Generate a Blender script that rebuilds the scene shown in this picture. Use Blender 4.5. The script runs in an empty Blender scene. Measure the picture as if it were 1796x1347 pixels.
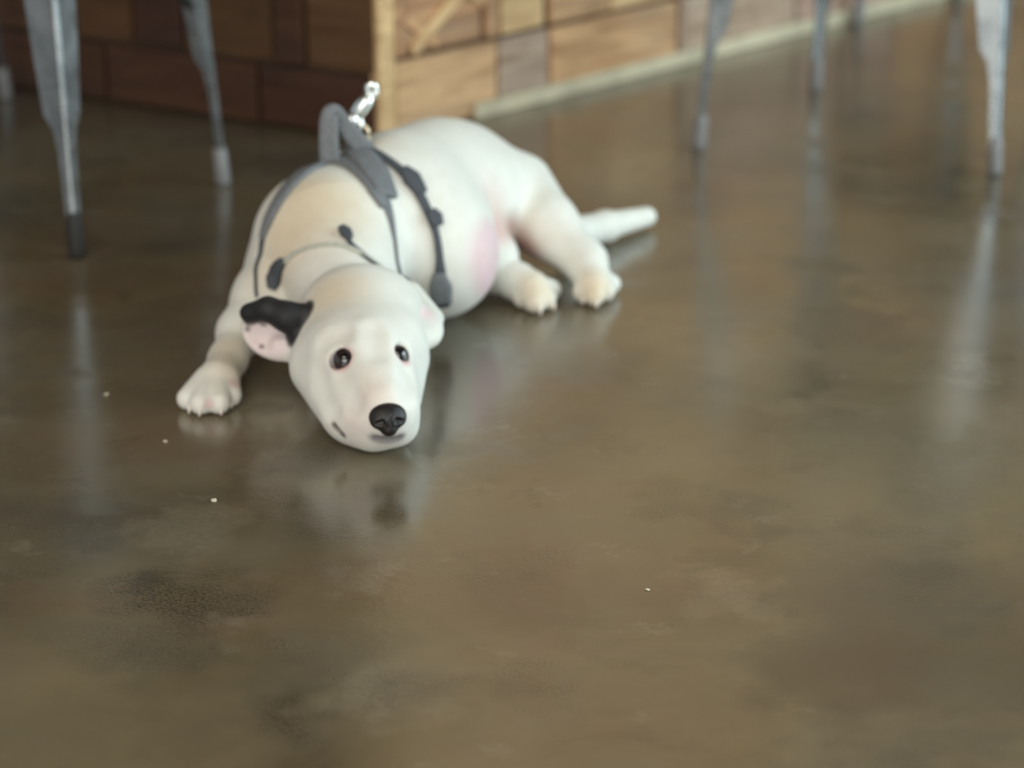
import bpy, bmesh, math, random
import numpy as np
from mathutils import Vector, Matrix
random.seed(7)
sc = bpy.context.scene
COL = sc.collection

# ------------------------------------------------------------------ camera
FPX, TILT, CAM_H = 3840.0, math.radians(20), 0.76
cam_d = bpy.data.cameras.new('camera'); cam = bpy.data.objects.new('camera', cam_d); COL.objects.link(cam)
cam.location = (0, 0, CAM_H); cam.rotation_euler = (math.radians(70), 0, 0)
cam_d.sensor_width = 36; cam_d.lens = 36*FPX/1796; cam_d.clip_start = 0.05; cam_d.clip_end = 60
cam_d.dof.use_dof = True; cam_d.dof.focus_distance = 1.80; cam_d.dof.aperture_fstop = cam_d.lens/21.0
sc.camera = cam

# ------------------------------------------------------------------ light
w = bpy.data.worlds.new('room_light'); sc.world = w; w.use_nodes = True
w.node_tree.nodes['Background'].inputs[0].default_value = (0.86, 0.90, 0.95, 1)
w.node_tree.nodes['Background'].inputs[1].default_value = 0.46
def area(name, loc, target, sx, sy, power, color):
    d = bpy.data.lights.new(name, 'AREA'); d.shape = 'RECTANGLE'; d.size = sx; d.size_y = sy; d.energy = power; d.color = color
    o = bpy.data.objects.new(name, d); COL.objects.link(o); o.location = loc
    o.rotation_euler = (Vector(target)-Vector(loc)).to_track_quat('-Z', 'Y').to_euler(); return o
area('window_daylight', (3.1, 2.0, 1.30), (0, 2.3, 0.2), 3.2, 2.3, 122, (0.78, 0.96, 1.0))
area('front_fill', (-0.7, -2.5, 1.5), (0, 2.2, 0.2), 3.6, 2.2, 124, (1.0, 0.96, 0.89))  # added fill from behind the camera, no known window there
area('overhead_fill', (-0.7, 0.6, 2.7), (-0.2, 2.0, 0), 1.6, 1.6, 38, (1.0, 0.88, 0.70))  # added soft warm fill from above, not a known lamp
sc.view_settings.view_transform = 'Standard'; sc.view_settings.look = 'None'
sc.view_settings.gamma = 1; sc.view_settings.use_curve_mapping = False
sc.view_settings.exposure = 0.0

# ------------------------------------------------------------------ helpers
def at(px, py, z=None, Y=None):
    """a pixel of the photograph as a point of the room: on height z, or at forward distance Y"""
    u = (px-898)/FPX; v = (673.5-py)/FPX; c, s = math.cos(TILT), math.sin(TILT)
    d = Vector((u, c+v*s, -s+v*c))
    t = (z-CAM_H)/d.z if z is not None else Y/d.y
    return Vector((0, 0, CAM_H))+d*t
def link(name, me, mat=None, parent=None, smooth=False):
    if mat: me.materials.append(mat)
    o = bpy.data.objects.new(name, me); COL.objects.link(o)
    if parent is not None: o.parent = parent
    if smooth: me.shade_smooth()
    return o
def from_bm(name, bm, mat=None, parent=None, smooth=False):
    me = bpy.data.meshes.new(name); bmesh.ops.recalc_face_normals(bm, faces=bm.faces); bm.to_mesh(me); bm.free()
    return link(name, me, mat, parent, smooth)
def tag(o, label, cat, group=None):
    o['label'] = label; o['category'] = cat
    if group: o['group'] = group
    return o
def struct(o): o['kind'] = 'structure'; return o
def empty(name, loc=(0, 0, 0), rz=0):
    o = bpy.data.objects.new(name, None); COL.objects.link(o); o.location = loc; o.rotation_euler = (0, 0, rz); o.empty_display_size = .05; return o
def box_bm(bm, size, M=None, bevel=0.0):
    r = bmesh.ops.create_cube(bm, size=1.0); vs = r['verts']
    for v in vs: v.co = Vector((v.co.x*size[0], v.co.y*size[1], v.co.z*size[2]))
    if bevel:
        es = list({e for v in vs for e in v.link_edges})
        rr = bmesh.ops.bevel(bm, geom=es, offset=bevel, segments=2, affect='EDGES', profile=.5)
        vs = list({v for f in rr['faces'] for v in f.verts} | {v for v in vs if v.is_valid})
    if M is not None:
        for v in vs: v.co = M @ v.co
    return vs
def tube_bm(bm, pts, r, n=10, caps=True):
    pts = [Vector(p) for p in pts]; rs = r if isinstance(r, (list, tuple)) else [r]*len(pts); rings = []; nrm = None
    for i, p in enumerate(pts):
        t = (pts[min(i+1, len(pts)-1)]-pts[max(i-1, 0)]).normalized()
        if nrm is None: nrm = t.orthogonal().normalized()
        nrm = (nrm-t*nrm.dot(t)).normalized(); b = t.cross(nrm)
        rings.append([bm.verts.new(p+(nrm*math.cos(a)+b*math.sin(a))*rs[i]) for a in [2*math.pi*k/n for k in range(n)]])
    for a, b in zip(rings, rings[1:]):
        for k in range(n): bm.faces.new((a[k], a[(k+1) % n], b[(k+1) % n], b[k]))
    if caps: bm.faces.new(rings[0][::-1]); bm.faces.new(rings[-1])

# ------------------------------------------------------------------ materials
class NT:
    def __init__(s, name):
        s.m = bpy.data.materials.new(name); s.m.use_nodes = True; s.t = s.m.node_tree; s.p = s.t.nodes['Principled BSDF']
    def n(s, typ, **kw):
        x = s.t.nodes.new(typ)
        for k, v in kw.items():
            if k.startswith('i_'): x.inputs[k[2:].replace('_', ' ')].default_value = v
            else: setattr(x, k, v)
        return x
    def l(s, a, b): s.t.links.new(a, b)
    def noise(s, vec, scale, detail=4, rough=.55, dist=0):
        x = s.n('ShaderNodeTexNoise'); x.inputs['Scale'].default_value = scale; x.inputs['Detail'].default_value = detail
        x.inputs['Roughness'].default_value = rough; x.inputs['Distortion'].default_value = dist
        if vec is not None: s.l(vec, x.inputs['Vector'])
        return x.outputs['Fac']
    def ramp(s, fac, stops):
        r = s.n('ShaderNodeValToRGB'); e = r.color_ramp.elements
        while len(e) < len(stops): e.new(.5)
        for k, (p, c) in enumerate(stops): e[k].position = p; e[k].color = (*c, 1) if len(c) == 3 else c
        s.l(fac, r.inputs['Fac']); return r.outputs['Color']
    def mix(s, fac, a, b, blend='MIX'):
        x = s.n('ShaderNodeMix', data_type='RGBA', blend_type=blend)
        for sock, v in ((x.inputs[0], fac), (x.inputs[6], a), (x.inputs[7], b)):
            if hasattr(v, 'node'): s.l(v, sock)
            else: sock.default_value = v if not isinstance(v, tuple) else (*v, 1)
        return x.outputs[2]
    def maprange(s, v, a, b, c, d):
        x = s.n('ShaderNodeMapRange'); s.l(v, x.inputs[0])
        for k, q in enumerate((a, b, c, d)): x.inputs[k+1].default_value = q
        return x.outputs[0]
    def bump(s, h, strength, dist):
        b = s.n('ShaderNodeBump'); b.inputs['Strength'].default_value = strength; b.inputs['Distance'].default_value = dist
        s.l(h, b.inputs['Height']); s.l(b.outputs[0], s.p.inputs['Normal'])
def simple(name, color, rough=.5, metal=0, noise=0, nscale=40, bump=0, bdist=.0005):
    t = NT(name); t.p.inputs['Roughness'].default_value = rough; t.p.inputs['Metallic'].default_value = metal
    tc = t.n('ShaderNodeTexCoord').outputs['Object']; nz = t.noise(tc, nscale, 4)
    lo = tuple(c*(1-noise) for c in color); hi = tuple(min(1, c*(1+noise)) for c in color)
    t.l(t.ramp(nz, [(.3, lo), (.7, hi)]), t.p.inputs['Base Color'])
    if bump: t.bump(nz, bump, bdist)
    return t.m

def floor_mat():
    t = NT('stained_concrete'); g = t.n('ShaderNodeNewGeometry').outputs['Position']
    mp = t.n('ShaderNodeMapping'); t.l(g, mp.inputs[0]); v = mp.outputs[0]
    big = t.noise(v, 2.6, 5, .55, .5); mid = t.noise(v, 9, 6, .6, .6); mp2 = t.n('ShaderNodeMapping'); t.l(g, mp2.inputs[0])
    mp2.inputs['Location'].default_value = (3.7, 1.3, 0.4); v2 = mp2.outputs[0]
    hue = t.noise(v2, 4.2, 4, .5, .4); fine = t.noise(v2, 160, 5, .7); sp = t.noise(v2, 420, 3, .7)
    base = t.ramp(big, [(.36, (.062, .052, .034)), (.50, (.128, .100, .056)), (.64, (.205, .162, .095))])
    warm = t.ramp(hue, [(.36, (.100, .098, .072)), (.52, (.148, .112, .058)), (.72, (.195, .118, .070))])
    c = t.mix(.45, base, warm)
    c = t.mix(t.maprange(mid, .45, .80, 0, .45), c, (.18, .155, .105))
    c = t.mix(t.maprange(mid, .40, .26, 0, .6), c, (.045, .040, .030))
    mask = t.maprange(t.noise(v, 6.5, 3, .6), .52, .66, 0, 1)
    grit = t.maprange(sp, .38, .60, 0, 1)
    mm = t.n('ShaderNodeMath', operation='MULTIPLY'); t.l(mask, mm.inputs[0]); t.l(grit, mm.inputs[1])
    m2 = t.n('ShaderNodeMath', operation='MULTIPLY'); t.l(mm.outputs[0], m2.inputs[0]); m2.inputs[1].default_value = .6
    c = t.mix(m2.outputs[0], c, (.05, .043, .030))
    mask2 = t.maprange(t.noise(v2, 14, 5, .7), .60, .78, 0, .9); m3 = t.n('ShaderNodeMath', operation='MULTIPLY'); t.l(mask2, m3.inputs[0]); t.l(fine, m3.inputs[1])
    c = t.mix(m3.outputs[0], c, (.30, .26, .19))
    # the worn and stained places of this floor, each with its own ragged outline
    dv = t.n('ShaderNodeVectorMath', operation='SUBTRACT'); nc = t.n('ShaderNodeTexNoise'); nc.inputs['Scale'].default_value = 14; nc.inputs['Detail'].default_value = 6; t.l(g, nc.inputs['Vector'])
    t.l(nc.outputs['Color'], dv.inputs[0]); dv.inputs[1].default_value = (.5, .5, .5)
    dm = t.n('ShaderNodeVectorMath', operation='MULTIPLY_ADD'); t.l(dv.outputs[0], dm.inputs[0]); dm.inputs[1].default_value = (.16, .20, 0); t.l(g, dm.inputs[2])
    def patch(c, px, py, rx, ry, col, s, grit=None):
        q = at(px, py, z=0); a = t.n('ShaderNodeVectorMath', operation='SUBTRACT'); t.l(dm.outputs[0], a.inputs[0]); a.inputs[1].default_value = q
        b = t.n('ShaderNodeVectorMath', operation='MULTIPLY'); t.l(a.outputs[0], b.inputs[0]); b.inputs[1].default_value = (1/rx, 1/ry, 0)
        ln = t.n('ShaderNodeVectorMath', operation='LENGTH'); t.l(b.outputs[0], ln.inputs[0]); f = t.maprange(ln.outputs['Value'], 1.0, .35, 0, s)
        if grit is not None: z = t.n('ShaderNodeMath', operation='MULTIPLY'); t.l(f, z.inputs[0]); t.l(grit, z.inputs[1]); f = z.outputs[0]
        return t.mix(f, c, col)
    g3 = t.maprange(t.noise(g, 330, 4, .75), .44, .60, .25, 1)
    c = patch(c, 1620, 1090, .16, .22, (.052, .052, .040), .75); c = patch(c, 1480, 1170, .09, .09, (.050, .040, .028), .6)
    c = patch(c, 330, 1050, .075, .075, (.035, .032, .024), .9, g3); c = patch(c, 500, 1262, .055, .06, (.045, .038, .030), .8, g3)
    c = patch(c, 620, 905, .07, .07, (.06, .052, .040), .7, g3); c = patch(c, 220, 1140, .08, .06, (.06, .055, .042), .6, g3)
    for px, py, rx, ry in ((320, 935, .045, .05), (640, 1215, .045, .045), (410, 1098, .022, .03), (640, 1025, .03, .035), (1690, 668, .03, .05), (1700, 640, .03, .05), (1080, 300, .07, .2), (1320, 640, .08, .15), (1280, 1040, .05, .06)):
        c = patch(c, px, py, rx, ry, (.30, .26, .18), .5, fine)
    c = patch(c, 120, 1280, .16, .16, (.22, .175, .10), .6); c = patch(c, 1560, 780, .25, .30, (.19, .16, .09), .35)
    t.l(c, t.p.inputs['Base Color'])
    t.l(t.maprange(mid, .3, .7, .12, .21), t.p.inputs['Roughness'])
    t.p.inputs['IOR'].default_value = 2.1
    ad = t.n('ShaderNodeMath', operation='MULTIPLY_ADD'); t.l(mm.outputs[0], ad.inputs[0]); ad.inputs[1].default_value = -.8; t.l(fine, ad.inputs[2])
    bb = t.n('ShaderNodeMath', operation='MULTIPLY_ADD'); t.l(mid, bb.inputs[0]); bb.inputs[1].default_value = 3.0; t.l(ad.outputs[0], bb.inputs[2])
    t.bump(bb.outputs[0], .30, .0004)
    return t.m

def wood_mat(name, lo, mid, hi, rough=.42, grey=(.25, .22, .18)):
    t = NT(name); tc = t.n('ShaderNodeTexCoord').outputs['Object']; oi = t.n('ShaderNodeObjectInfo').outputs['Random']
    mp = t.n('ShaderNodeMapping'); mp.inputs['Scale'].default_value = (1, 5, 7); t.l(tc, mp.inputs[0])
    off = t.n('ShaderNodeCombineXYZ'); sm = t.n('ShaderNodeMath', operation='MULTIPLY'); t.l(oi, sm.inputs[0]); sm.inputs[1].default_value = 37
    t.l(sm.outputs[0], off.inputs[0]); t.l(off.outputs[0], mp.inputs['Location'])
    gr = t.noise(mp.outputs[0], 6, 6, .65, .8); pat = t.noise(mp.outputs[0], 2.2, 3, .5, .5)
    per = t.ramp(oi, [(0, lo), (.35, mid), (.7, hi), (1, mid)])
    dark = t.mix(1.0, per, (.55, .48, .42), 'MULTIPLY')
    c = t.mix(t.maprange(gr, .35, .65, 0, 1), dark, per)
    c = t.mix(t.maprange(pat, .5, .75, 0, .55), c, grey)
    t.l(c, t.p.inputs['Base Color']); t.p.inputs['Roughness'].default_value = rough
    t.bump(gr, .5, .001); return t.m

M = {}
M['floor'] = floor_mat()
M['plank'] = wood_mat('reclaimed_wood', (.54, .31, .16), (.66, .39, .20), (.78, .52, .28), .5, (.38, .29, .20))
M['plank_amber'] = wood_mat('amber_wood', (.80, .55, .27), (.82, .58, .30), (.76, .50, .26), .45, (.7, .5, .28))
M['plank_pale'] = wood_mat('pale_wood', (.50, .34, .27), (.54, .40, .31), (.48, .36, .26), .5, (.45, .36, .30))
M['plank_dark'] = wood_mat('dark_stained_wood', (.060, .024, .012), (.075, .028, .013), (.10, .042, .016), .45, (.05, .03, .02))
M['plank_brown'] = wood_mat('brown_wood', (.12, .055, .020), (.16, .080, .028), (.10, .05, .02), .45, (.08, .05, .025))
M['backing'] = simple('dark_backing', (.07, .045, .028), .8, 0, .3)
M['base'] = simple('cream_strip', (.56, .50, .35), .5, 0, .18, 14)
M['ceiling'] = simple('dark_ceiling', (.12, .10, .08), .8, 0, .2)
t = NT('galvanised_steel'); tc = t.n('ShaderNodeTexCoord').outputs['Object']; nz = t.noise(tc, 30, 5)
t.l(t.ramp(nz, [(.3, (.26, .29, .30)), (.7, (.38, .41, .42))]), t.p.inputs['Base Color']); t.p.inputs['Metallic'].default_value = .9
t.l(t.maprange(nz, .3, .7, .22, .38), t.p.inputs['Roughness']); M['steel'] = t.m
M['rubber'] = simple('black_rubber', (.02, .018, .016), .6, 0, .2)
M['grey_cap'] = simple('grey_plastic', (.20, .20, .20), .4, 0, .1)
M['web'] = simple('grey_webbing', (.165, .175, .185), .75, 0, .18, 260, .4)
M['web_dark'] = simple('dark_grey_webbing', (.060, .068, .080), .7, 0, .2, 260, .4)
M['cord'] = simple('pale_cord', (.50, .51, .45), .6, 0, .2, 260, .3)
M['chrome'] = simple('chrome_metal', (.85, .90, .88), .30, 1, .05)
M['brass'] = simple('dull_brass', (.62, .52, .36), .3, 1, .05)
M['nose'] = simple('wet_nose', (.012, .010, .010), .42, 0, .4, 600, .6, .0008)
M['crumb'] = simple('pale_crumb', (.75, .66, .50), .6, 0, .1)

# ------------------------------------------------------------------ floor, walls, ceiling
bm = bmesh.new(); box_bm(bm, (8, 8, .1), Matrix.Translation((0, 2.5, -.05))); struct(from_bm('floor', bm, M['floor']))
CORNER = Vector((-.192, 3.116, 0)); RD = Vector((.653, .757, 0)).normalized(); LD = Vector((-.855, .519, 0)).normalized()
RN = Vector((RD.y, -RD.x, 0)); LN = Vector((-LD.y, LD.x, 0))      # outward normals
if LN.y > 0: LN = -LN
WALL_H = 2.7; TH = .012
def frame(D, N): return Matrix(((D.x, N.x, 0, CORNER.x), (D.y, N.y, 0, CORNER.y), (0, 0, 1, 0), (0, 0, 0, 1)))   # local: x along, y outward, z up
FR, FL = frame(RD, RN), frame(LD, LN)
def wall(name, Fm, length, cut):
    bm = bmesh.new(); a = [(0, -TH), (length, -TH), (length, -.12), (cut, -.12)]
    vs = [[bm.verts.new(Fm @ Vector((x, y, z))) for x, y in a] for z in (0, WALL_H)]
    bm.faces.new(vs[0]); bm.faces.new(vs[1])
    for k in range(4): bm.faces.new((vs[0][k], vs[0][(k+1) % 4], vs[1][(k+1) % 4], vs[1][k]))
    return struct(from_bm(name, bm, M['backing']))
wr = wall('wall_right', FR, 3.6, .11); wl = wall('wall_left', FL, 2.9, .11)
_pm = {}
def piece(Fm, par, u0, u1, z0, z1, mat, proud=0.0, name='plank', rot=None, gap=.0034):
    """one board of the cladding, a bevelled block with its own mesh size"""
    L, H = u1-u0-2*gap, z1-z0-2*gap
    key = (round(L, 3), round(H, 3), mat)
    if key not in _pm:
        bm = bmesh.new(); box_bm(bm, (L, TH, H), None, .0025); me = bpy.data.meshes.new(name); bm.to_mesh(me); bm.free(); me.materials.append(M[mat]); _pm[key] = me
    o = bpy.data.objects.new(name, _pm[key]); COL.objects.link(o); o.parent = par
    Mx = Fm @ Matrix.Translation(((u0+u1)/2, -TH/2+proud, (z0+z1)/2))
    if rot: Mx = Mx @ Matrix.Rotation(rot, 4, 'Y')
    o.matrix_world = Mx; return o
def P2(): return random.choice(['plank', 'plank', 'plank_amber', 'plank'])
# right face: widths and tones read off the photograph for the two courses in view
Z1, Z2 = .114, .232
course1 = [(.034, .263, 'plank'), (.263, .386, 'plank_pale'), (.386, .72, 'plank'), (.74, 1.08, 'plank_pale'), (1.08, 1.42, 'plank_pale'), (1.42, 1.8, 'plank')]
course2 = [(.270, .376, 'plank_amber'), (.386, .54, 'plank'), (.54, .735, 'plank_amber'), (.757, 1.08, 'plank_pale'), (1.08, 1.42, 'plank_pale'), (1.42, 1.8, 'plank')]
for u0, u1, m in course1: piece(FR, wr, u0, u1, .0, Z1, m, random.uniform(-.002, .002))
for u0, u1, m in course2: piece(FR, wr, u0, u1, Z1, Z2, m, random.uniform(-.002, .002))
# crossed boards in the first square of the second course
piece(FR, wr, .034, .062, Z1, Z2, 'plank', 0); piece(FR, wr, .235, .268, Z1, Z2, 'plank', 0)
piece(FR, wr, .062, .235, Z1, Z2, 'plank', -.008)
cx, cz = .149, (Z1+Z2)/2
piece(FR, wr, cx-.095, cx+.095, cz-.013, cz+.013, 'plank_amber', .001, rot=math.radians(-34))
for s in (-1, 1):
    piece(FR, wr, cx+s*.052-.045, cx+s*.052+.045, cz+s*.024-.013, cz+s*.024+.013, 'plank', -.001, rot=math.radians(34))
# narrow upright strips
piece(FR, wr, .722, .738, 0, Z2+.1, 'plank_pale', .003)
z = Z2
random.seed(11)
while z < 2.3:
    h = random.choice([.115, .12, .15]); u = .034
    while u < 3.55:
        L = random.choice([.22, .3, .42, .5]) if z > .5 else random.choice([.14, .22, .32]); u1 = min(u+L, 3.58)
        if u1 > u+.05: piece(FR, wr, u, u1, z, z+h, P2(), random.uniform(-.002, .002))
        u = u1
    z += h
u = 1.8
while u < 3.5:
    for za, zb in ((0, Z1), (Z1, Z2)): piece(FR, wr, u, u+.3, za, zb, P2(), random.uniform(-.002, .002))
    u += .3
# left face, darker boards
random.seed(5)
lc2 = {0: 'plank_brown', 1: 'plank_dark', 2: 'plank_brown', 3: 'plank_dark', 4: 'plank_brown', 5: 'plank_dark', 6: 'plank_brown'}
z = 0; row = 0
while z < 2.3:
    h = [.095, .14][row] if row < 2 else random.choice([.115, .13, .15]); u = .0; k = 0
    if row == 0: ws = [.22, .30, .26, .34, .3, .4, .4, .4, .3]
    elif row == 1: ws = [.13, .06, .17, .10, .12, .09, .15, .3, .4, .4, .4, .4]
    else: ws = [random.choice([.22, .3, .42, .5]) for _ in range(14)]
    for L in ws:
        u1 = min(u+L, 2.88)
        if u1 > u+.05:
            m = 'plank_dark' if row == 0 else (lc2.get(k, 'plank_brown') if row == 1 else random.choice(['plank_dark', 'plank_brown', 'plank_dark']))
            piece(FL, wl, u+(.002 if u == 0 else 0), u1, z, z+h, m, random.uniform(-.002, .001))
        u = u1; k += 1
    z += h; row += 1
# corner board and the cream strip along the floor
bm = bmesh.new(); box_bm(bm, (.034, .018, WALL_H), FR @ Matrix.Translation((.0165, -.007, WALL_H/2)), .002); struct(from_bm('trim_1', bm, M['plank_amber']))
bm = bmesh.new(); box_bm(bm, (3.38, .010, .024), FR @ Matrix.Translation((.2+1.69, .005, .012)), .002); struct(from_bm('baseboard_right', bm, M['base']))
bm = bmesh.new(); box_bm(bm, (8, 8, .1), Matrix.Translation((0, 2.5, WALL_H+.05))); struct(from_bm('ceiling', bm, M['ceiling']))

# ------------------------------------------------------------------ café chairs
LOW = .15
def leg_mesh(foot, top, d1, d2):
    """pressed steel angle leg: two flanges meeting in an outward ridge, tapering to a slim lower end"""
    prof = [(0, .0125), (.35*LOW/.44, .0135), (LOW/.44*.82, .0155), (LOW/.44, .020), (LOW/.44*1.12, .031), (.55, .038), (.8, .046), (1, .053)]
    bm = bmesh.new(); th = .0022; rows = []
    for f, wd in prof:
        p = foot.lerp(top, f); n = (d1+d2).normalized(); r = .0045
        pts = [p+d1*wd, p+d1*r, p+n*r*.55, p+d2*r, p+d2*wd]
        inn = [q+n*th*1.4 for q in pts]
        inn[0] = pts[0]+d2*th; inn[-1] = pts[-1]+d1*th
        rows.append([bm.verts.new(q) for q in pts+inn[::-1]])
    for a, b in zip(rows, rows[1:]):
        for k in range(10): bm.faces.new((a[k], a[(k+1) % 10], b[(k+1) % 10], b[k]))
    bm.faces.new(rows[0]); bm.faces.new(rows[-1][::-1]); return bm
def make_chair(feet, label, group, foot_mats=('rubber',)*4, seat_h=.445, back=(2, 3)):
    """feet: four points in order round the chair"""
    ctr = sum(feet, Vector())/4; root = empty('cafe_chair', (ctr.x, ctr.y, 0)); tag(root, label, 'chair', group)
    F = [f-ctr for f in feet]; T = [Vector((f.x*.89, f.y*.89, seat_h-.012)) for f in F]
    for i in range(4):
        nx, pv = F[(i+1) % 4]-F[i], F[(i-1) % 4]-F[i]; d1 = nx.normalized(); d2 = pv.normalized()
        ft = F[i]+Vector((0, 0, .010)); g = from_bm('leg', leg_mesh(ft, T[i], d1, d2), M['steel'], root)
        bm = bmesh.new(); c = F[i]+(d1+d2)*.006
        ax = (T[i]-F[i]).normalized(); H_ = .056 if foot_mats[i] == 'rubber' else .052; tube_bm(bm, [c+Vector((0, 0, .0)), c+ax*.006, c+ax*(H_-.008), c+ax*H_], [.0095, .0105, .0098, .008], 12)
        cp = from_bm('foot_cap', bm, M[foot_mats[i]], g, True)
        if foot_mats[i] != 'rubber': cp['label'] = 'grey foot cap'
    # seat pan with rounded corners, raised rim and a central dimple
    bm = bmesh.new(); n = 40; rings = []
    def se(a, s):
        c, q = math.cos(a), math.sin(a); e = .45
        u = math.copysign(abs(c)**e, c)*s; v = math.copysign(abs(q)**e, q)*s
        return (T[0]*(1-u)*(1-v)+T[1]*(1+u)*(1-v)+T[2]*(1+u)*(1+v)+T[3]*(1-u)*(1+v))/4
    for s, dz in ((1.02, -.030), (1.06, -.018), (1.06, .002), (1.02, .012), (.94, .010), (.85, .004), (.4, -.002), (.08, -.004)):
        rings.append([bm.verts.new(Vector((*se(2*math.pi*k/n, s).xy, seat_h+dz))) for k in range(n)])
    for a, b in zip(rings, rings[1:]):
        for k in range(n): bm.faces.new((a[k], a[(k+1) % n], b[(k+1) % n], b[k]))
    bm.faces.new(rings[-1]); st = from_bm('seat', bm, M['steel'], root, True)
    # braces crossing under the seat
    for a, b in ((0, 2), (1, 3)):
        bm = bmesh.new(); pa, pb = F[a].lerp(T[a], .55), F[b].lerp(T[b], .55); m = (pa+pb)/2+Vector((0, 0, .13 if a else .12))
        tube_bm(bm, [pa.lerp(pb, .03), pa.lerp(m, .5)+Vector((0, 0, .03)), m, pb.lerp(m, .5)+Vector((0, 0, .03)), pb.lerp(pa, .03)], .006, 8)
        from_bm('brace', bm, M['steel'], root, True)
    # backrest: bent tube hoop and a central sheet splat
    a, b = T[back[0]], T[back[1]]; up = Vector((0, 0, 1)); out = ((a+b)/2); out.z = 0; out.normalize()
    A = [a+up*.01, a+up*.18+out*.03, a.lerp(b, .04)+up*.32+out*.06, a.lerp(b, .18)+up*.39+out*.075, a.lerp(b, .5)+up*.405+out*.08,
         a.lerp(b, .82)+up*.39+out*.075, a.lerp(b, .96)+up*.32+out*.06, b+up*.18+out*.03, b+up*.01]
    bm = bmesh.new(); tube_bm(bm, A, .0115, 10); from_bm('back_frame', bm, M['steel'], root, True)
    bm = bmesh.new(); s = (b-a).normalized(); rows = []
    for f, wd in ((0, .055), (.5, .05), (1, .075)):
        c = (a+b)/2+up*(.0+.395*f)+out*(.08*f+.004)
        rows.append([bm.verts.new(c+s*wd*q+out*tt) for q, tt in ((-1, 0), (1, 0), (1, .002), (-1, .002))])
    for p, q in zip(rows, rows[1:]):
        for k in range(4): bm.faces.new((p[k], p[(k+1) % 4], q[(k+1) % 4], q[k]))
    bm.faces.new(rows[0]); bm.faces.new(rows[-1]); from_bm('backrest', bm, M['steel'], root)
    return root
def V2(x, y): return Vector((x, y, 0))
G = 'steel cafe chairs'
B, A, Cc = V2(.259, 3.070), V2(.667, 2.925), V2(.484, 3.475)
make_chair([B, A, A+Cc-B, Cc], 'grey steel cafe chair right of the dog, showing two near legs and one far', G, ('grey_cap',)*4)
Ef, Ff = V2(-.521, 2.526), V2(-.383, 2.883); pl = V2(-.393, .148)
make_chair([Ef, Ff, Ff+pl, Ef+pl], 'grey steel cafe chair left of the dog, nearest chair, one foot tip black', G, ('rubber', 'grey_cap', 'grey_cap', 'grey_cap'))
Gf = V2(-.790, 3.405)
make_chair([Gf, Gf+LN*.40, Gf+LN*.40+LD*.38, Gf+LD*.38], 'grey steel cafe chair at far left close to the dark boards, one leg in view', G, ('grey_cap',)*4)
Df = V2(.630, 4.035)
make_chair([Df, Df+RN*.40, Df+RN*.40+RD*.38, Df+RD*.38], 'grey steel cafe chair farthest back, single foot seen by the cream strip', G, ('grey_cap',)*4)

# ------------------------------------------------------------------ dog: one implicit body turned into one mesh
class Cone:
    def __init__(s, a, ra, b, rb): s.a, s.b, s.ra, s.rb = Vector(a), Vector(b), ra, rb
    def box(s): r = max(s.ra, s.rb); return [min(s.a[i], s.b[i])-r for i in range(3)], [max(s.a[i], s.b[i])+r for i in range(3)]
    def d(s, X, Y, Z):
        ba = s.b-s.a; L = max(ba.length_squared, 1e-9); px, py, pz = X-s.a.x, Y-s.a.y, Z-s.a.z
        h = np.clip((px*ba.x+py*ba.y+pz*ba.z)/L, 0, 1)
        return np.sqrt((px-h*ba.x)**2+(py-h*ba.y)**2+(pz-h*ba.z)**2)-(s.ra+(s.rb-s.ra)*h)
class Ell:
    def __init__(s, c, r, axes=None):
        s.c = Vector(c); s.r = r; s.m = axes if axes is not None else Matrix.Identity(3)   # columns = axes
    def box(s): r = max(s.r); return [s.c[i]-r for i in range(3)], [s.c[i]+r for i in range(3)]
    def d(s, X, Y, Z):
        px, py, pz = X-s.c.x, Y-s.c.y, Z-s.c.z; m = s.m
        q = [px*m[0][k]+py*m[1][k]+pz*m[2][k] for k in range(3)]
        k0 = np.sqrt(sum((q[k]/s.r[k])**2 for k in range(3))); k1 = np.sqrt(sum((q[k]/s.r[k]**2)**2 for k in range(3)))
        return k0*(k0-1)/np.maximum(k1, 1e-6)
def smin(a, b, k):
    h = np.maximum(k-np.abs(a-b), 0)/k; return np.minimum(a, b)-h*h*k*.25
def apply(d, op, b, k): return smin(d, b, k) if op == '+' else -smin(-d, b, k)
def sdf(ops, p):
    p = np.asarray(p, dtype=np.float64).reshape(-1, 3); d = np.full(len(p), 1.0)
    for op, pr, k in ops: d = apply(d, op, pr.d(p[:, 0], p[:, 1], p[:, 2]), k)
    return d
def grad(ops, p, e=.0015):
    p = np.asarray(p, dtype=np.float64).reshape(-1, 3); g = np.zeros_like(p)
    for k in range(3):
        o = np.zeros(3); o[k] = e; g[:, k] = sdf(ops, p+o)-sdf(ops, p-o)
    return g/np.maximum(np.linalg.norm(g, axis=1, keepdims=True), 1e-9)
def hits(ops, px):
    """where the line of sight through each photograph pixel meets the body"""
    d = np.array([(at(x, y, Y=1.0)-Vector((0, 0, CAM_H))).normalized()[:] for x, y in px]); o = np.array([0, 0, CAM_H]); t = np.full(len(d), 1.5)
    for _ in range(160):
        s = sdf(ops, o+d*t[:, None]); t = np.minimum(t+np.clip(s*.8, -.02, .03), 3.2)
    return o+d*t[:, None], t < 3.1
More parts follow.
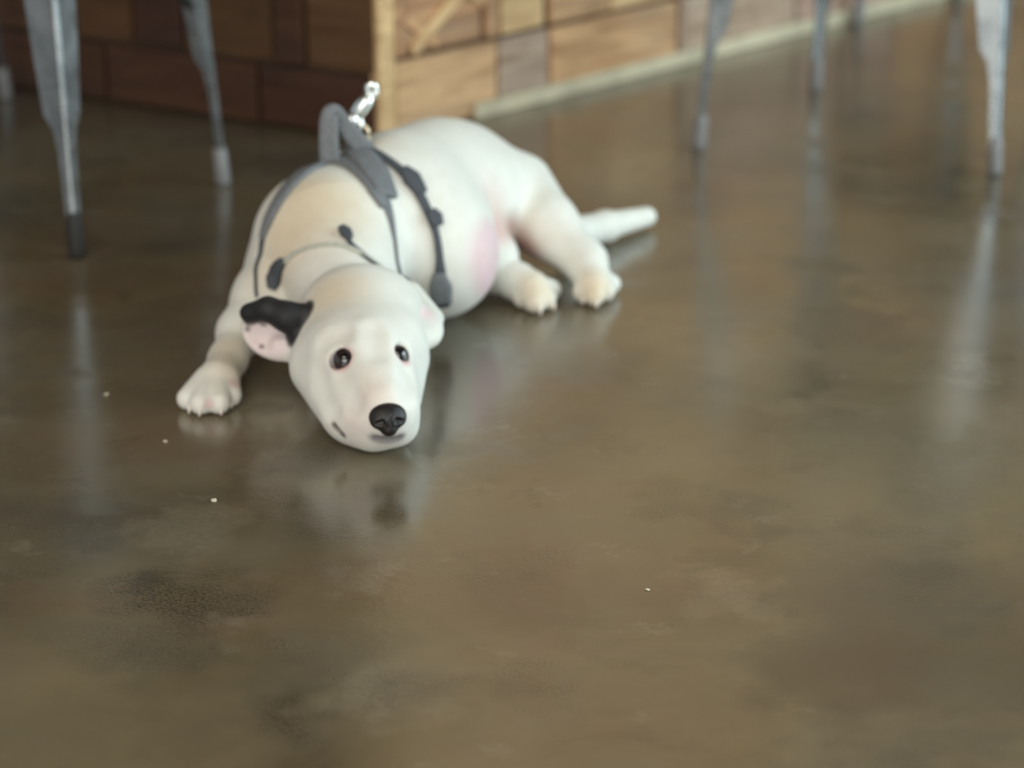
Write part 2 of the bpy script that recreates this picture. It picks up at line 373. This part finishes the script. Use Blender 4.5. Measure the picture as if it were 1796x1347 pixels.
def nets(ops, lo, hi, h, floor_z=None):
    """surface nets on a regular grid"""
    n = [int((hi[i]-lo[i])/h)+1 for i in range(3)]; ax = [lo[i]+h*np.arange(n[i]) for i in range(3)]
    D = np.full(n, .3, dtype=np.float32)
    for op, pr, k in ops:
        a, b = pr.box(); mg = .045 if op == '+' else .012
        s = [slice(max(0, int((a[i]-mg-lo[i])/h)), min(n[i], int((b[i]+mg-lo[i])/h)+2)) for i in range(3)]
        if any(q.start >= q.stop for q in s): continue
        X, Y, Z = ax[0][s[0]][:, None, None], ax[1][s[1]][None, :, None], ax[2][s[2]][None, None, :]
        D[tuple(s)] = apply(D[tuple(s)], op, pr.d(X, Y, Z), k)
    if floor_z is not None: D = np.maximum(D, (floor_z-ax[2])[None, None, :].astype(np.float32))
    S = D < 0; c = [q-1 for q in n]; sums = np.zeros(c+[3], dtype=np.float32); cnt = np.zeros(c, dtype=np.float32)
    cor = [(i, j, k) for i in (0, 1) for j in (0, 1) for k in (0, 1)]
    def sl(o): return tuple(slice(o[i], o[i]+c[i]) for i in range(3))
    for a in cor:
        for e in range(3):
            if a[e]: continue
            b = list(a); b[e] = 1; Da, Db = D[sl(a)], D[sl(b)]; m = (Da < 0) != (Db < 0)
            idx = np.nonzero(m); t = Da[idx]/(Da[idx]-Db[idx]); pos = np.tile(np.array(a, dtype=np.float32), (len(t), 1)); pos[:, e] += t
            sums[idx] += pos; cnt[idx] += 1
    act = cnt > 0; ids = np.full(c, -1, dtype=np.int64); ids[act] = np.arange(act.sum())
    ii = np.argwhere(act); V = (ii+sums[act]/cnt[act][:, None])*h+np.array(lo)
    Q = []
    for e in range(3):
        u, v = (e+1) % 3, (e+2) % 3
        A = [slice(None)]*3; Bs = [slice(None)]*3; A[e] = slice(0, n[e]-1); Bs[e] = slice(1, n[e]); Sa, Sb = S[tuple(A)], S[tuple(Bs)]
        idx = np.argwhere(Sa != Sb); ok = (idx[:, u] > 0) & (idx[:, v] > 0) & (idx[:, u] < c[u]) & (idx[:, v] < c[v]) & (idx[:, e] < c[e]); idx = idx[ok]
        fl = Sa[tuple(idx.T)]
        def g(du, dv): q = idx.copy(); q[:, u] -= du; q[:, v] -= dv; return ids[tuple(q.T)]
        q = np.stack([g(1, 1), g(0, 1), g(0, 0), g(1, 0)], 1); q[~fl] = q[~fl][:, ::-1]; Q.append(q)
    return V, np.concatenate(Q)
def np_mesh(name, V, Q, smooth_it=0):
    if smooth_it:
        e = np.concatenate([Q[:, [0, 1]], Q[:, [1, 2]], Q[:, [2, 3]], Q[:, [3, 0]]]); 
        deg = np.bincount(e.ravel(), minlength=len(V)).astype(float)
        for _ in range(smooth_it):
            A = np.stack([np.bincount(e[:, 0], V[e[:, 1], k], len(V))+np.bincount(e[:, 1], V[e[:, 0], k], len(V)) for k in range(3)], 1)
            V = .5*V+.5*A/np.maximum(deg, 1)[:, None]
    me = bpy.data.meshes.new(name); me.vertices.add(len(V)); me.vertices.foreach_set('co', V.astype(np.float32).ravel())
    me.loops.add(Q.size); me.loops.foreach_set('vertex_index', Q.astype(np.int32).ravel()); me.polygons.add(len(Q))
    me.polygons.foreach_set('loop_start', np.arange(0, Q.size, 4, dtype=np.int32)); me.polygons.foreach_set('loop_total', np.full(len(Q), 4, dtype=np.int32))
    me.update(calc_edges=True); me.validate(); me.shade_smooth(); return me, V

OPS = []
def cone(p, q, k=.02): OPS.append(('+', Cone(at(p[0], p[1], z=p[2]), p[3], at(q[0], q[1], z=q[2]), q[3]), k))
def chain(pts, k=.02):
    for p, q in zip(pts, pts[1:]): cone(p, q, k)
def ball(p, k=.02): OPS.append(('+', Cone(at(p[0], p[1], z=p[2]), p[3], at(p[0], p[1], z=p[2])+Vector((0, 0, 1e-4)), p[3]), k))
# trunk
chain([(577, 425, .100, .080), (690, 388, .100, .088), (765, 355, .095, .085), (828, 352, .086, .078)], .03)
ball((765, 450, .070, .068), .04)
# thigh, shank and hind paw of the upper leg
chain([(903, 340, .088, .050), (960, 398, .064, .036), (1026, 460, .036, .022)], .013)
cone((700, 300, .15, .03), (800, 268, .14, .03), .04)
cone((1028, 458, .036, .023), (1040, 500, .020, .019), .015)
for x, y in ((1022, 512), (1043, 519), (1062, 510), (1071, 498)): cone((1042, 488, .024, .014), (x, y, .0125, .0115), .006)
# lower hind leg
ball((853, 452, .045, .037), .012)
chain([(872, 484, .024, .020), (908, 494, .025, .020), (934, 505, .024, .018)], .010)
for x, y in ((918, 522), (938, 530), (957, 524), (966, 508)): cone((934, 502, .024, .014), (x, y, .013, .0120), .006)
# tail
chain([(985, 415, .035, .022), (1060, 397, .022, .0175), (1134, 380, .016, .0125)], .012)
# neck
chain([(580, 440, .098, .078), (616, 535, .072, .046)], .02)
NTORSO = len(OPS)
# camera-left foreleg
chain([(507, 450, .075, .042), (468, 525, .056, .034), (423, 582, .036, .022), (400, 630, .024, .0165), (382, 664, .022, .020)], .018)
for x, y, xb, yb in ((330, 699, 360, 668), (352, 707, 368, 668), (384, 706, 384, 668), (404, 693, 396, 664)): cone((xb, yb, .022, .013), (x, y, .0115, .0115), .0045)
cone((402, 650, .016, .010), (411, 672, .012, .006), .004)
# other foreleg folded below the chest
chain([(650, 520, .035, .030), (600, 640, .018, .018), (566, 672, .015, .016)], .012)
NHEAD = len(OPS)
# head
AX = (at(682, 733, z=.045)-at(625, 560, z=.085)).normalized(); SX = (at(712, 616, z=.088)-at(590, 628, z=.086)); SX = (SX-AX*SX.dot(AX)).normalized(); UX = SX.cross(AX).normalized()
if UX.z < 0: UX = -UX
def ax3(a, b, c): return Matrix((a, b, c)).transposed()
HM = ax3(SX, AX, UX)
OPS.append(('+', Ell(at(634, 572, z=.076), (.060, .070, .056), HM), .022))
cone((650, 662, .058, .038), (670, 722, .039, .030), .045)            # muzzle
cone((653, 650, .068, .030), (676, 712, .050, .0225), .035)           # bridge of the nose
cone((566, 645, .052, .031), (606, 722, .032, .022), .040)            # cheek and jaw, camera-left
cone((706, 636, .056, .024), (702, 700, .034, .018), .026)            # camera-right cheek
cone((628, 734, .026, .023), (655, 748, .024, .021), .014)            # upper lip left
cone((698, 734, .028, .018), (702, 750, .024, .0150), .012)           # upper lip right
cone((642, 761, .010, .010), (702, 762, .010, .009), .006)            # chin
ball((592, 606, .086, .015), .03); ball((694, 597, .084, .013), .03)  # brow
cone((630, 535, .100, .030), (650, 602, .086, .026), .030)            # forehead
cone((592, 552, .090, .026), (594, 600, .080, .022), .030); cone((676, 545, .090, .026), (690, 592, .080, .020), .030)
# camera-left ear, cupped with its inside showing
ear_c = at(478, 584, z=.078); vw = (Vector((0, 0, CAM_H))-ear_c).normalized()
ex = Vector((1, 0, 0)); ex = (ex-vw*ex.dot(vw)).normalized(); ey = vw.cross(ex).normalized()
tl = .30; ea = (ex*math.cos(tl)-ey*math.sin(tl)); eb = (ex*math.sin(tl)+ey*math.cos(tl))
nf = (vw*.93+ex*-.30).normalized(); ea = (ea-nf*ea.dot(nf)).normalized(); eb = nf.cross(ea)
OPS.append(('+', Ell(ear_c+ex*.004, (.037, .0270, .013), ax3(ea, eb, nf)), .008))
OPS.append(('-', Ell(ear_c+ex*-.001+nf*.010-eb*.002, (.026, .017, .0115), ax3(ea, eb, nf)), .004))
def off(px, py, Y): return at(px, py, Y=Y)
ey0 = ear_c.y
EARF = [(438, 549, ey0-.002, .0100), (470, 542, ey0-.008, .0120), (502, 555, ey0-.012, .0150), (534, 551, ey0-.010, .0105), (543, 546, ey0-.006, .0060)]
EARG = [(508, 560, ey0-.014, .0125), (521, 594, ey0-.018, .0060)]
for (a, b, c, r), (a2, b2, c2, r2) in list(zip(EARF, EARF[1:]))+[tuple(EARG)]: OPS.append(('+', Cone(off(a, b, c), r, off(a2, b2, c2), r2), .004))
OPS.append(('+', Cone(off(490, 606, ey0-.006), .0085, off(528, 604, ey0-.010), .012), .008))
# camera-right ear, folded back on the head
OPS.append(('+', Ell(at(738, 572, z=.072), (.022, .036, .016), ax3(SX, AX, UX)), .010))
OPS.append(('+', Cone(at(716, 520, z=.088), .016, at(760, 560, z=.070), .011), .010))
OPS.append(('-', Ell(at(746, 556, z=.090), (.010, .013, .006), ax3(SX, AX, UX)), .010))
# shallow hollows: beside the muzzle, above the eye, between the brows
for a, b, rr, dp in (((598, 664), (622, 706), .013, .0022), ((717, 652), (712, 688), .010, .0018), ((570, 600), (598, 588), .010, .0014), ((654, 580), (658, 618), .012, .0012), ((560, 660), (580, 712), .014, .0015)):
    hh, _ = hits(OPS, [a, b]); gg = grad(OPS, hh, .004)
    OPS.append(('-', Cone(hh[0]+gg[0]*(rr-dp), rr, hh[1]+gg[1]*(rr-dp), rr), .012))
BASE = list(OPS)
(EL, ER), _ = hits(BASE, [(592, 628), (711, 617)])
EL, ER = Vector(EL), Vector(ER)
gl, gr = [Vector(v) for v in grad(BASE, [EL, ER])]
ELc, ERc = EL-gl*.0122, ER-gr*.0100
OPS.append(('-', Ell(EL, (.0150, .0108, .0074), ax3(SX, AX, UX)), .006)); OPS.append(('-', Ell(ER, (.0132, .0104, .0072), ax3(SX, AX, UX)), .006))
# mouth slit below the nose and at the lip corner
mo = [(660, 769), (680, 773), (700, 768)]; mh, _ = hits(BASE, mo)
for a, b in zip(mh, mh[1:]): OPS.append(('-', Cone(a, .0022, b, .0022), .003))
mo = [(586, 748), (592, 756), (600, 763)]; mh2, _ = hits(BASE, mo)
for a, b in zip(mh2, mh2[1:]): OPS.append(('-', Cone(a, .0028, b, .0022), .003))

V, Q = nets(OPS, (-.40, 1.80, -.006), (.24, 2.80, .215), .0022, .0012)
me, V = np_mesh('dog_body', V, Q, 1)
# coat colours, with some crease shade and warm light painted in
Cb = np.tile(np.array([.79, .79, .73]), (len(V), 1))
def spot(p, r, col, s=1.0, soft=.5):
    global Cb
    dd = np.linalg.norm(V-np.array(p), axis=1); f = np.clip((r-dd)/(r*soft), 0, 1); f = f*f*(3-2*f)*s
    Cb = Cb*(1-f[:, None])+np.array(col)*f[:, None]
def hp(px, py): return hits(BASE, [(px, py)])[0][0]
CREAM = (.72, .60, .42)  # natural cream, with some warm light put into the tint of neck and legs
for x, y, r, s in ((540, 340, .08, .8), (500, 420, .07, .8), (600, 370, .07, .5), (430, 540, .05, .6), (400, 640, .04, .5), (560, 520, .045, .55), (600, 505, .05, .6), (480, 480, .06, .3), (660, 640, .02, .1), (946, 510, .045, .75), (1045, 505, .042, .9), (400, 610, .05, .55), (660, 250, .03, .4)):
    spot(hp(x, y), r, CREAM, s, 1)
PINK = (.74, .55, .58)
spot(hp(866, 450), .054, PINK, .95, .5); spot(hp(860, 492), .035, PINK, .8, .8); spot(hp(872, 400), .035, (.66, .36, .33), .8, 1); spot(hp(865, 350), .05, (.78, .58, .52), .55, 1); spot(hp(930, 440), .035, (.50, .28, .24), .7, 1)  # pink groin skin, plus red-brown crease shade painted in
spot(hp(895, 405), .035, (.42, .24, .20), .9, .9); spot(hp(915, 435), .035, (.32, .18, .15), .95, .8)  # dark gap between belly and thigh: shade put into the colour
spot(hp(748, 548), .017, (.82, .58, .62), .8, 1)
spot(hp(655, 690), .035, (.80, .68, .62), .6, 1); spot(hp(620, 745), .032, (.80, .66, .62), .5, 1)
spot(EL+SX*.004-AX*-.003, .017, (.74, .42, .40), .8, .6); spot(ER+AX*.005-SX*.002, .015, (.74, .42, .42), .8, .6)
for c, r in ((EL-gl*.002-SX*.001, .0124), (ER-gr*.002, .0100)): spot(c, r, (.10, .05, .05), .95, .25)
MOUTH = [(mh, .009, (.22, .21, .22)), (mh2, .005, (.10, .08, .07))]
spot(hp(680, 768), .009, (.12, .11, .12), .8, .6)
# ear colours
spot(ear_c+nf*.004, .034, (.78, .66, .66), .9, .4)
def capcol(pts, col, w0, s=1.0):
    global Cb
    dm = np.full(len(V), 1.0)
    for (a, r), (b, r2) in zip(pts, pts[1:]): dm = np.minimum(dm, Cone(a, r, b, r2).d(V[:, 0], V[:, 1], V[:, 2]))
    f = np.clip((w0-dm)/w0, 0, 1)[:, None]*s; Cb = Cb*(1-f)+np.array(col)*f
for ml, wr_, mc in MOUTH: capcol([(Vector(a), .001) for a in ml], mc, wr_); capcol([(Vector(a), .0015) for a in ml], mc, wr_*.6)
for L_ in (EARF, EARG):
    for _k in range(3): capcol([(off(a, b, c), r) for a, b, c, r in L_], (.008, .0075, .009), .006)
for x, y, r in ((434, 577, .0045), (462, 566, .006), (459, 608, .004)): spot(hp(x, y), r, (.16, .13, .13), .8, .6)
# pink pads and toes
for x, y in ((366, 708), (411, 672)): spot(hp(x, y), .009, (.62, .42, .42), .7, .8)
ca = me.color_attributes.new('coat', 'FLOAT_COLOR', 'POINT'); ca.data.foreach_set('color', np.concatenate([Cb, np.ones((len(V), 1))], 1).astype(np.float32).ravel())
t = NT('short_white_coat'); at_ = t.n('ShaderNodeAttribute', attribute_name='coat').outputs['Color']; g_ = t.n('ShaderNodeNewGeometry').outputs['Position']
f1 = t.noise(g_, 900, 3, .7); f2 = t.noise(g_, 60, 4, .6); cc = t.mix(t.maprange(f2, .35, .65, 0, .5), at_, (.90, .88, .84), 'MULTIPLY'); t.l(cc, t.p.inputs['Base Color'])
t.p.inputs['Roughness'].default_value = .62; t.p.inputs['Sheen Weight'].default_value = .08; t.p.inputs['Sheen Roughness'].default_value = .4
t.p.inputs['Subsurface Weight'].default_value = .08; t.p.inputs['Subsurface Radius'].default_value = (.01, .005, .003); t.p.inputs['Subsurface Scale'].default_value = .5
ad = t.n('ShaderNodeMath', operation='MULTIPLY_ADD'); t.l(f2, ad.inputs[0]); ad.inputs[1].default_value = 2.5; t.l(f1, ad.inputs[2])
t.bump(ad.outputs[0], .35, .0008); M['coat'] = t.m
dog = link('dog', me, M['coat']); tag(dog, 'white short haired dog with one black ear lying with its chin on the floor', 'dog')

# eyes
def eye_mat():
    t = NT('dark_eye'); uv = t.n('ShaderNodeTexCoord').outputs['Object']; s = t.n('ShaderNodeSeparateXYZ'); t.l(uv, s.inputs[0])
    # local z looks out: pupil, iris, then the white at the rim
    t.l(t.ramp(s.outputs['Z'], [(.0, (.45, .42, .42)), (.40, (.40, .37, .38)), (.46, (.016, .012, .010)), (.84, (.030, .018, .013)), (.88, (.003, .003, .004))]), t.p.inputs['Base Color'])
    t.p.inputs['Roughness'].default_value = .08; t.p.inputs['Coat Weight'].default_value = 1; t.p.inputs['Coat Roughness'].default_value = .02; return t.m
M['eye'] = eye_mat()
def eye(c, look, r):
    bm = bmesh.new(); bmesh.ops.create_uvsphere(bm, u_segments=32, v_segments=24, radius=1.0)
    for v in bm.verts:
        if v.co.z > .85: v.co.z += (v.co.z-.85)*.35
    o = from_bm('eye', bm, M['eye'], dog, True); o.matrix_world = Matrix.Translation(c) @ look.to_track_quat('Z', 'Y').to_matrix().to_4x4() @ Matrix.Scale(r, 4)
tocam = (Vector((0, 0, CAM_H))-EL).normalized()
eye(ELc, (gl*.3+tocam*.8+SX*.28).normalized(), .0133); eye(ERc, (gr*.4+tocam*.7+SX*.02).normalized(), .0112)

# nose
NC = Vector(hits(BASE, [(680, 735)])[0][0]); nv = (Vector((0, 0, CAM_H))-NC).normalized()
nn = (AX*.75+UX*.55).normalized(); nx = (SX-nn*SX.dot(nn)).normalized(); nu = nn.cross(nx)
if nu.z < 0: nu = -nu
NC = NC+nn*.001
nops = [('+', Ell(NC+nu*.003, (.0172, .0118, .0100), ax3(nx, nu, nn)), .004), ('+', Cone(NC-nu*.003, .0115, NC-nu*.008, .0080), .006),
        ('+', Cone(NC-nx*.009+nn*.0015-nu*.001, .0072, NC-nx*.009+nn*.001, .007), .003), ('+', Cone(NC+nx*.009+nn*.0015-nu*.001, .0072, NC+nx*.009+nn*.001, .007), .003)]
for s in (-1, 1): nops.append(('-', Cone(NC+nx*s*.0068+nn*.0095-nu*.003, .0026, NC+nx*s*.0115+nn*.0075-nu*.0035, .0018), .002))
nops.append(('-', Cone(NC+nn*.0115+nu*.002, .0012, NC+nn*.0095-nu*.014, .0012), .002))
v_, q_ = nets(nops, tuple(NC-Vector((.028,)*3)), tuple(NC+Vector((.028,)*3)), .0008)
nm, _ = np_mesh('nose', v_, q_, 1); link('nose', nm, M['nose'], dog)
# claws
M['claw'] = simple('claw_horn', (.78, .70, .62), .35, 0, .1)
for x, y, dx in ((334, 706, -.1), (351, 711, 0), (387, 709, .15), (404, 697, .2), (1024, 518, -.2), (1046, 524, 0), (1067, 512, .3), (926, 528, -.2), (948, 536, 0), (968, 528, .3)):
    p = at(x, y, z=.011); bm = bmesh.new(); d = Vector((dx, -1, 0)).normalized()
    tube_bm(bm, [p-d*.008, p, p+d*.005-Vector((0, 0, .003)), p+d*.008-Vector((0, 0, .0085))], [.0034, .0036, .0026, .0008], 10); from_bm('claw', bm, M['claw'], dog, True)

# ------------------------------------------------------------------ harness worn by the dog
TORSO = OPS[:NHEAD]
def catmull(P, n):
    P = [np.array(p, float) for p in P]; P = [2*P[0]-P[1]]+P+[2*P[-1]-P[-2]]; out = []
    for i in range(1, len(P)-2):
        for k in range(n):
            t = k/n; a, b, c, d = P[i-1:i+3]
            out.append(.5*((2*b)+(-a+c)*t+(2*a-5*b+4*c-d)*t*t+(-a+3*b-3*c+d)*t**3))
    out.append(P[-2]); return np.array(out)
def strap(name, pts, widths, mat, parent, th=.003, n=8, lift=.0008, free=None):
    """webbing that follows the coat; pts are photograph pixels (2 numbers) or points in the room (3 numbers)"""
    P = [hits(TORSO, [p])[0][0] if len(p) == 2 else np.array(p, float) for p in pts]
    C = catmull(P, n); W = np.interp(np.linspace(0, len(P)-1, len(C)), range(len(P)), widths)
    if free is None:
        for _ in range(6): C = C-grad(TORSO, C)*np.clip(sdf(TORSO, C), -.03, .03)[:, None]
        C[1:-1] = (C[:-2]+C[1:-1]*2+C[2:])/4
        N = grad(TORSO, C, .006)
    else: N = np.tile(np.array(free), (len(C), 1))
    T = np.gradient(C, axis=0); T /= np.linalg.norm(T, axis=1, keepdims=True)
    S = np.cross(T, N); S /= np.linalg.norm(S, axis=1, keepdims=True)
    bm = bmesh.new(); rows = []; cols = 5
    for i in range(len(C)):
        L = np.linspace(-.5, .5, cols); pr = np.array([C[i]+S[i]*W[i]*q for q in L])
        if free is None:
            for _ in range(3): pr = pr-grad(TORSO, pr)*np.clip(sdf(TORSO, pr), -.01, .01)[:, None]
            g = grad(TORSO, pr, .004)
        else: g = np.tile(N[i], (cols, 1))
        pr[:, 2] = np.maximum(pr[:, 2], .004)
        rows.append([bm.verts.new(x) for x in pr+g*(lift+th)]+[bm.verts.new(x) for x in (pr+g*(lift*.2))[::-1]])
    m = 2*cols
    for a, b in zip(rows, rows[1:]):
        for k in range(m): bm.faces.new((a[k], a[(k+1) % m], b[(k+1) % m], b[k]))
    bm.faces.new(rows[0]); bm.faces.new(rows[-1][::-1])
    return from_bm(name, bm, M[mat], parent, True)
hr = strap('harness', [(462, 420), (474, 385), (496, 345), (530, 307), (572, 286), (612, 288), (640, 310), (660, 338), (672, 366)], [.006, .012, .016, .020, .023, .024, .024, .022, .010], 'web', dog, .0035)
hr['label'] = 'grey webbing harness'
strap('back_panel', [(612, 262), (636, 278), (655, 306), (674, 345)], [.014, .026, .033, .028], 'web', hr, .005, lift=.0015)
strap('strap', [(672, 348), (684, 385), (691, 425), (697, 470), (706, 498)], [.014, .008, .004, .004, .004], 'web', hr, .0022)
strap('strap', [(462, 420), (453, 460), (449, 500), (450, 522)], [.006, .003, .003, .003], 'web_dark', hr, .0022)
strap('girth_strap', [(640, 262), (676, 280), (704, 303), (733, 340), (752, 378), (764, 412), (770, 455), (772, 500), (774, 536)], [.008, .008, .010, .010, .009, .007, .008, .016, .018], 'web_dark', hr, .003)
strap('girth_pad', [(768, 478), (771, 500), (773, 528)], [.012, .024, .022], 'web', hr, .006)
strap('slider', [(704, 300), (720, 316), (738, 342)], [.010, .020, .012], 'web_dark', hr, .006)
strap('slider', [(752, 372), (760, 384), (767, 398)], [.010, .016, .010], 'web_dark', hr, .007)
strap('chest_strap', [(604, 412), (618, 432), (640, 450), (668, 472), (694, 494)], [.004, .004, .0045, .0045, .004], 'web_dark', hr, .0022)
strap('buckle', [(597, 403), (605, 411), (613, 421)], [.006, .011, .006], 'web_dark', hr, .006)
strap('buckle', [(502, 458), (490, 475), (481, 495), (476, 508)], [.006, .015, .016, .009], 'web_dark', hr, .007)
strap('buckle', [(700, 488), (708, 494), (716, 503)], [.007, .010, .006], 'web_dark', hr, .006)
strap('neck_strap', [(500, 462), (514, 448), (535, 438), (570, 431), (605, 433), (640, 450), (672, 474), (692, 492)], [.005, .004, .003, .003, .003, .003, .003, .003], 'cord', hr, .0025)
# handle standing up from the back panel
hb = Vector(hits(TORSO, [(578, 288)])[0][0]); Yh = hb.y
def hy(x, y, d=0): return tuple(at(x, y, Y=Yh+d))
hn = Vector((.0, -.95, .3)).normalized()
strap('handle', [hy(579, 290, .004), hy(577, 250, .004), hy(577, 215, .006), hy(580, 198, .010), hy(590, 197, .012), hy(600, 214, .016), hy(620, 240, .022), hy(645, 266, .026)],
      [.022, .021, .020, .017, .015, .018, .020, .022], 'web', hr, .003, free=hn)
# ring and leash clip
rc = at(630, 236, Y=Yh+.03); bm = bmesh.new()
tube_bm(bm, [rc+Vector((math.cos(a)*.010, math.sin(a)*.004, math.sin(a)*.012)) for a in np.linspace(0, 2*math.pi, 21)], .0022, 8); g = from_bm('ring', bm, M['brass'], hr, True); g['label'] = 'brass coloured ring'
cl = empty('leash_clip', at(624, 228, Y=Yh+.03)); tag(cl, 'shiny silver snap clip hooked to the ring on the harness', 'clip')
o_ = cl.location.copy(); q = lambda x, y, d=0: at(x, y, Y=Yh+.03+d)-o_
bpy.context.view_layer.update()
bm = bmesh.new(); tube_bm(bm, [q(619, 208), q(626, 200), q(634, 188), q(642, 178), q(647, 168)], [.005, .0080, .0088, .0080, .0068], 12); from_bm('body', bm, M['chrome'], cl, True)
bm = bmesh.new(); tube_bm(bm, [q(626, 203), q(616, 207), q(611, 216), q(616, 229), q(627, 232), q(634, 222), q(632, 205)], [.0034, .0034, .0032, .003, .003, .003, .003], 10); from_bm('hook', bm, M['chrome'], cl, True)
bm = bmesh.new(); bmesh.ops.create_uvsphere(bm, u_segments=16, v_segments=12, radius=.0085); [setattr(v, 'co', v.co+q(617, 210, -.004)) for v in bm.verts]; from_bm('knob', bm, M['chrome'], cl, True)
bm = bmesh.new(); cc = q(652, 158); tube_bm(bm, [cc+Vector((math.cos(a)*.0042, 0, math.sin(a)*.0070)) for a in np.linspace(0, 2*math.pi, 19)], .0038, 8); from_bm('swivel_eye', bm, M['chrome'], cl, True)

# ------------------------------------------------------------------ crumbs on the floor
for x, y, s, rz, lb in ((1136, 1035, .0022, .8, 'tiny white crumb alone on the bare floor right of centre'), (375, 879, .0036, .3, 'pale crumb on the floor below the outstretched paw'),
                        (187, 693, .0032, 0, 'small round pale crumb left of the outstretched paw'), (290, 775, .0028, .5, 'thin pale crumb just below the outstretched paw')):
    bm = bmesh.new(); bmesh.ops.create_icosphere(bm, subdivisions=2, radius=s*.72)
    for v in bm.verts: v.co = Vector((v.co.x*1.0, v.co.y*1.5, v.co.z*.35))*random.uniform(.8, 1.2)
    o = from_bm('crumb', bm, M['crumb']); o.location = at(x, y, z=0)+Vector((0, 0, s*.3)); o.rotation_euler = (0, 0, rz); tag(o, lb, 'crumb')
bpy.context.view_layer.update()
